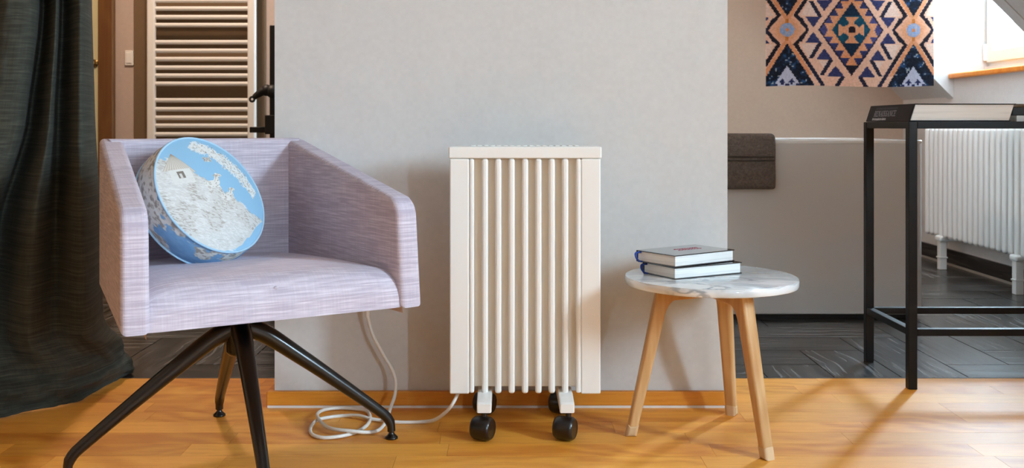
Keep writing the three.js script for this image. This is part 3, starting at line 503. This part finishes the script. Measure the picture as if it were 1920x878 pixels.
// ------------------------------------------------------------------ bathroom: towel radiator, switch, black tap stand
{
  const t = thing('towel_radiator', 'white ladder towel radiator on the brown panel behind the armchair', 'towel radiator', [-1.5675, 0, -5.12]);
  const bar = new THREE.CylinderGeometry(0.0115, 0.0115, 0.50, 16).rotateZ(Math.PI / 2), up = new RoundedBoxGeometry(0.044, 1.74, 0.032, 3, 0.012).translate(0, 1.02, 0);
  for (const s of [-1, 1]) part('upright', up.clone().translate(s * 0.2585, 0, 0), radiatorM, t);
  for (const y of [0.24, 0.284, 0.328, 0.372, 0.46, 0.504, 0.548, 0.592, 0.636, 0.709, 0.753, 0.794, 0.838, 0.884, 0.969, 1.011, 1.052, 1.096, 1.139, 1.183, 1.271, 1.312, 1.356, 1.397, 1.44, 1.52, 1.562, 1.604, 1.646, 1.69, 1.76, 1.80]) part('bar', bar.clone().translate(0, y, -0.002), radiatorM, t);
  for (const s of [-1, 1]) for (const y of [0.41, 1.65]) part('bracket', new THREE.CylinderGeometry(0.012, 0.012, 0.066, 14).rotateX(Math.PI / 2).translate(s * 0.2585, y, -0.0495), radiatorM, t);
  const sw = thing('light_switch', 'small white light switch on the pinkish wall beside the towel radiator', 'light switch', [-1.976, 1.108, -5.22]);
  part('cover_plate', new RoundedBoxGeometry(0.045, 0.078, 0.01, 2, 0.003).translate(0, 0, 0.0052), whiteEnamel, sw);
  part('rocker', new RoundedBoxGeometry(0.027, 0.055, 0.006, 2, 0.002).translate(0, 0, 0.0115), whiteEnamel, sw);
  const d = 4.45, k = thing('bath_tap', 'black floor-standing bath tap column beside the partition edge', 'tap', [-1.02, 0, -d]);
  part('column', rbox(-0.033, 0.06, 0, 1.2, -0.03, 0.03, 0.004), matteBlack, k);
  part('base_plate', rbox(-0.06, 0.09, 0, 0.01, -0.06, 0.06, 0.003), matteBlack, k);
  part('block', rbox(-0.052, 0.06, 0.715, 0.80, -0.04, 0.04, 0.004), matteBlack, k);
  part('spout', rbox(-0.125, -0.03, 0.722, 0.748, -0.02, 0.02, 0.004), matteBlack, k);
  const hs = part('hand_shower', clean([taper([V(-0.028, 0.91, 0.03), V(-0.06, 0.905, 0.035), V(-0.10, 0.878, 0.04)], q => lerp(0.024, 0.012, q), 12, 12), new THREE.SphereGeometry(0.026, 16, 12).translate(-0.045, 0.91, 0.03), new THREE.SphereGeometry(0.03, 16, 12).translate(-0.02, 0.905, 0.03), new THREE.TorusGeometry(0.010, 0.005, 8, 16).translate(-0.106, 0.87, 0.045)]), matteBlack, k);
}
// warm ceiling lamps of the bathroom, above the frame
for (const [x, d, label] of [[-1.45, 4.2, 'round warm ceiling lamp above the towel radiator'], [0.55, 5.3, 'round warm ceiling lamp behind the bathtub']]) {
  const t = thing('ceiling_lamp', label, 'ceiling lamp', [x, 2.5, -d]);
  part('lamp_base', new THREE.CylinderGeometry(0.15, 0.15, 0.03, 32).translate(0, -0.016, 0), whiteEnamel, t);
  part('diffuser', new THREE.CylinderGeometry(0.14, 0.13, 0.03, 32).translate(0, -0.047, 0), new THREE.MeshStandardMaterial({ color: 0xfff4e4, emissive: 0xffd2a0, emissiveIntensity: 1.5 }), t);
  const l = new THREE.RectAreaLight(0xffe0c6, x < 0 ? 200 : 30, 0.22, 0.22); l.position.set(x, 2.43, -d); l.lookAt(x, 0, -d - 0.001); l.castShadow = true; scene.add(l);
}
// ------------------------------------------------------------------ bathtub and towel
{
  const x0 = -0.15, x1 = 1.632, d0 = 3.87, d1 = 4.66, top = 0.692, r = 0.06;
  const rr = (x0, x1, y0, y1, r) => { const s = new THREE.Shape(); s.moveTo(x0 + r, y0); s.lineTo(x1 - r, y0); s.absarc(x1 - r, y0 + r, r, -Math.PI / 2, 0); s.lineTo(x1, y1 - r); s.absarc(x1 - r, y1 - r, r, 0, Math.PI / 2); s.lineTo(x0 + r, y1); s.absarc(x0 + r, y1 - r, r, Math.PI / 2, Math.PI); s.lineTo(x0, y0 + r); s.absarc(x0 + r, y0 + r, r, Math.PI, Math.PI * 1.5); return s; };
  const t = thing('bathtub', 'glossy white bathtub with a smooth front panel behind the partition', 'bathtub', [(x0 + x1) / 2, 0, -(d0 + d1) / 2]);
  const W = (x1 - x0) / 2, Dp = (d1 - d0) / 2;
  const ringS = rr(-W, W, -Dp, Dp, r); ringS.holes.push(rr(-W + 0.045, W - 0.045, -Dp + 0.045, Dp - 0.045, 0.12));
  part('shell', new THREE.ExtrudeGeometry(ringS, { depth: top - 0.03, bevelEnabled: true, bevelSize: 0.006, bevelThickness: 0.006, bevelOffset: -0.006, bevelSegments: 4, curveSegments: 20 }).rotateX(-Math.PI / 2).translate(0, 0.024, 0), acrylicM, t);
  part('basin', new THREE.ExtrudeGeometry(rr(-W + 0.04, W - 0.04, -Dp + 0.04, Dp - 0.04, 0.12), { depth: 0.04, bevelEnabled: false, curveSegments: 16 }).rotateX(-Math.PI / 2).translate(0, 0.16, 0), acrylicM, t);
  part('rim', (() => { const s = rr(-W - 0.002, W + 0.002, -Dp - 0.002, Dp + 0.002, r); s.holes.push(rr(-W + 0.05, W - 0.05, -Dp + 0.05, Dp - 0.05, 0.12)); return new THREE.ExtrudeGeometry(s, { depth: 0.006, bevelEnabled: true, bevelSize: 0.004, bevelThickness: 0.004, bevelOffset: -0.004, bevelSegments: 3, curveSegments: 20 }).rotateX(-Math.PI / 2).translate(0, top - 0.006, 0); })(), new THREE.MeshPhysicalMaterial({ color: 0xf0efec, roughness: 0.15, clearcoat: 0.8 }), t);
  part('plinth', new THREE.ExtrudeGeometry(rr(-W + 0.03, W - 0.03, -Dp + 0.03, Dp - 0.03, 0.05), { depth: 0.03, bevelEnabled: false }).rotateX(-Math.PI / 2), matteBlack, t);
  // folded towel over the rim
  const terry = new THREE.MeshPhysicalMaterial({ map: texture(256, 256, (u, v) => { const k = fbm(u, v, 64, 64, 3, 97); return mix3([92, 80, 72], [128, 114, 104], k); }), bumpMap: texture(256, 256, (u, v) => { const k = fbm(u, v, 90, 90, 2, 99) * 255; return [k, k, k]; }, false), bumpScale: 0.004, roughness: 1, sheen: 0.5, sheenRoughness: 0.5 });
  const w = thing('bath_towel', 'folded brown-grey towel hanging over the bathtub rim', 'towel', [0.86, 0, -3.868]);
  const outer = [[0.012, 0.515], [0.026, 0.507], [0.040, 0.518], [0.043, 0.56], [0.040, 0.60], [0.042, 0.65], [0.040, 0.69], [0.030, 0.713], [0.005, 0.722], [-0.03, 0.722], [-0.06, 0.717], [-0.068, 0.69], [-0.070, 0.60], [-0.062, 0.56], [-0.052, 0.56], [-0.051, 0.60], [-0.050, 0.6975], [-0.045, 0.699], [0.0, 0.699], [0.006, 0.694], [0.007, 0.60]];
  const sT = new THREE.Shape(); sT.setFromPoints(new THREE.SplineCurve([...outer, outer[0]].map(p => new THREE.Vector2(...p))).getPoints(90));
  const tg = new THREE.ExtrudeGeometry(sT, { depth: 0.325, steps: 30, bevelEnabled: true, bevelSize: 0.006, bevelThickness: 0.012, bevelOffset: -0.006, bevelSegments: 4 }).rotateY(-Math.PI / 2).scale(1, 1, 1).translate(0.163, 0, 0);
  part('cloth', uvm(toCreasedNormals(tg, 0.9), 3), terry, w);
  for (const y of [0.618, 0.632]) part('woven_band', rbox(-0.165, 0.170, y - 0.003, y + 0.003, -0.0455, -0.038, 0.003), terry, w);
}
// ------------------------------------------------------------------ long column radiator on the right wall
{
  const t = thing('column_radiator', 'long white column radiator along the right wall below the window', 'radiator', [2.27, 0, -4.6]);
  const y0 = 0.175, y1 = 0.735, pitch = 0.056, N = 27, start = 5.40;
  const col = clean([-0.001, 0.055].map(x => new THREE.CapsuleGeometry(0.0185, y1 - y0 - 0.02, 6, 14).scale(0.85, 1, 1).translate(x + 0.0155, (y0 + y1) / 2, 0)));
  for (let k = 0; k < N; k++) part('column', col.clone().translate(0, 0, 4.6 - start + k * pitch), radiatorM, t);
  for (const y of [y0 + 0.03, y1 - 0.03]) part('header_pipe', new THREE.CylinderGeometry(0.014, 0.014, pitch * (N - 1), 12).rotateX(Math.PI / 2).translate(0.042, y, 4.6 - start + pitch * (N - 1) / 2), radiatorM, t);
  for (const d of [5.22, 4.445]) part('foot', clean([rbox(-0.006, 0.03, 0, 0.155, d - 0.018, d + 0.018, 0.003), rbox(-0.015, 0.09, 0.148, 0.178, d - 0.032, d + 0.032, 0.012, 3), rbox(-0.010, 0.034, 0.06, 0.068, d - 0.021, d + 0.021, 0.002)]).translate(0, 0, 4.6), radiatorM, t);
}
// ------------------------------------------------------------------ hanging blanket with a stepped diamond pattern
{
  const NAVY = [42, 48, 92], BLACK = [28, 20, 34], PEACH = [250, 188, 154], PALE = [251, 214, 196], ORANGE = [230, 140, 84], TEAL = [14, 78, 104], PURPLE = [78, 76, 130], LAV = [208, 208, 228];
  const cell = 9.6, GX = 160, GY = 207;
  function paint(x, y) {                                  // pattern units measured from the middle of the centre diamond
    let u = Math.abs(x), v = Math.abs(y); const period = 1090; v = v % period; if (v > period / 2) v = period - v;
    if (u > 575) u = 1150 - u;
    const n1 = vnoise(x / 40 + 400, y / 40 + 400, 4096, 4096, 3), n2 = vnoise(x / 14 + 900, y / 14 + 900, 4096, 4096, 5);
    let c = PEACH;
    // mottled blue triangle with the pale peak in it
    const dc = 575 - u;
    if (v > 125 && dc < (v - 125) * 0.64) {
      c = mix3([14, 20, 38], [44, 92, 142], clamp((n1 - 0.45) * 1.8 + (n2 - 0.5) * 1.1)); if (n2 > 0.82 && n1 > 0.5) c = [170, 176, 180];
      if (v > 330 && dc < (v - 330) * 0.66) { c = LAV; const q = Math.abs(dc - 42); if (v > 446 && v < 486 && q < (v - 446) * 0.75) c = NAVY; if (v >= 486 && v < 506 && q < 12) c = NAVY; if (v >= 500 && (dc < 18 || dc > 80)) c = NAVY; }
      return c;
    }
    if (v > 100 && dc < (v - 125) * 0.64 + 42 && v < 420) return mix3(PEACH, ORANGE, 0.45 + 0.3 * n1);
    // dark chevron
    const cu = v > 135 ? 500 - (v - 135) * 0.66 : 500 - (135 - v) * 0.86;
    if (v > 28 && Math.abs(u - cu) < 21 && u > 235) return v > 300 ? mix3(BLACK, NAVY, 0.4) : BLACK;
    if (u > cu + 20 && v < 135) {                         // flame diamond with the pale blue star
      const e = Math.hypot(dc / 1.05, v) ; if (e < 62 && e > 16) return mix3([150, 176, 220], PEACH, clamp((n2 - 0.3) * 0.6)); if (dc < 16 && e >= 16) return mix3(ORANGE, [200, 120, 40], n1); return mix3(PEACH, ORANGE, clamp(0.9 - e / 140));
    }
    // centre diamond
    if (u / 168 + v / 252 < 1) {
      if (u < 28 && v < 30 && u + v < 48) return BLACK;
      if (v < 52 && u < 108) { const notch = Math.abs(u - 66) < 20 ? 0 : 0; if (v < 26 + Math.abs(u - 66) * 0.75) return mix3(PEACH, ORANGE, 0.35); }
      if (v > 56 && v < 118 && u < 24 + Math.max(0, v - 74) * 0.8) return mix3(PEACH, ORANGE, 0.45);
      return v > 125 ? mix3(TEAL, [16, 30, 56], 0.75) : mix3(TEAL, [24, 110, 130], clamp((n1 - 0.4)));
    }
    const ud = 292 - v * 0.70, ut = 168 * (1 - v / 252);
    if (v < 420 && u < ud) {
      if (ud - u < 14) return mix3(NAVY, BLACK, 0.6);
      if (v > 325) return u < (420 - v) * 0.62 ? BLACK : PEACH;
      if (u - ut < 26 && v < 250) return mix3(PEACH, ORANGE, 0.5);
      const t = ((v + 6) % 66) / 66, tooth = (1 - t) * 78; if (ud - u < 14 + tooth && ud - u > 0) return v < 130 ? PURPLE : mix3(NAVY, PURPLE, 0.3);
      return mix3(PEACH, ORANGE, v > 230 ? 0.6 : 0.3);
    }
    // hooks along the diagonal
    for (const k of [-1, 0, 1, 2]) {
      const a = u + k * 101, b = v - k * 153;              // hook in its first place
      if (b > 24 && b < 122 && Math.abs(a - 338) < (b - 20) * 0.74) return mix3(NAVY, PURPLE, 0.15 + 0.3 * n1);
      if (b >= 122 && b < 262) { const band = 272 + (b - 122) * 0.60; if (a > band - 16 && a < band + 24) return mix3(BLACK, NAVY, 0.35); if (a > band + 24 && a < cu - 8) { const lim = 460 - (b - 122) * 0.56; if (a < lim && b > 130) return PALE; } }
    }
    return mix3(PEACH, PALE, 0.35);
  }
  const low = []; for (let j = 0; j < GY; j++) for (let i = 0; i < GX; i++) low.push(paint((i + 0.5) * cell - 765, (GY - 1 - j + 0.5) * cell - (GY * cell - 515)));
  // row j = 0 is the bottom hem
  const tex = texture(GX * 6, GY * 6, (u, v) => {
    const i = Math.min(GX - 1, Math.floor(u * GX)), j = Math.min(GY - 1, Math.floor(v * GY)), c = low[j * GX + i], n = (fbm(u, v, 160, 210, 2, 101) - 0.5) * 34;
    return [c[0] + n, c[1] + n, c[2] + n];
  });
  const D = 4.42, wM = 0.744, hM = 0.962, yB = 0.9275, t = thing('patterned_blanket', 'kilim-patterned blanket in navy and peach hanging above the bathtub', 'blanket', [1.525, 0, -D]);
  const face = new THREE.MeshPhysicalMaterial({ map: tex, bumpMap: weaveBump, bumpScale: 0.0006, roughness: 0.95, sheen: 0.2 });
  const wave = (x, y) => 0.012 * Math.sin(x * 9 + 0.6) + 0.006 * Math.sin(x * 23 + y * 2) + 0.010 * Math.sin(x * 4.2 + 1.8);
  const front = grid(60, 40, (u, v) => V((u - 0.5) * wM, yB + v * hM + 0.004 * Math.sin(u * 7) * (1 - v), wave((u - 0.5) * wM, v) + 0.004));
  const back = grid(60, 40, (u, v) => V((0.5 - u) * wM, yB + v * hM + 0.004 * Math.sin((1 - u) * 7) * (1 - v), wave((0.5 - u) * wM, v) - 0.004), (u, v) => [1 - u, v]);
  const hem = grid(60, 1, (u, v) => V((u - 0.5) * wM, yB + 0.004 * Math.sin(u * 7), wave((u - 0.5) * wM, 0) + lerp(-0.004, 0.004, v)), u => [u, 0.003]);
  const sides = [0, 1].map(s => grid(1, 40, (u, v) => V((s - 0.5) * wM, yB + v * hM + 0.004 * Math.sin(s * 7) * (1 - v), wave((s - 0.5) * wM, v) + lerp(-0.004, 0.004, s ? 1 - u : u)), (u, v) => [s ? 0.995 : 0.005, v]));
  part('woven_cloth', clean([front, back, hem, ...sides]), face, t);
  const rod = thing('blanket_rod', 'black ceiling rod from which the patterned blanket hangs', 'rod', [1.525, 1.90, -D]);
  part('rod', new THREE.CylinderGeometry(0.012, 0.012, 0.86, 16).rotateZ(Math.PI / 2), matteBlack, rod);
  for (const s of [-1, 1]) part('hanger', new THREE.CylinderGeometry(0.005, 0.005, s < 0 ? 0.6 : 0.6, 10).translate(s < 0 ? -0.40 : -0.35, 0.30, 0), matteBlack, rod);
}

scene.traverse(o => { if (o.isMesh) o.castShadow = o.receiveShadow = true; });
renderer.render(scene, camera);
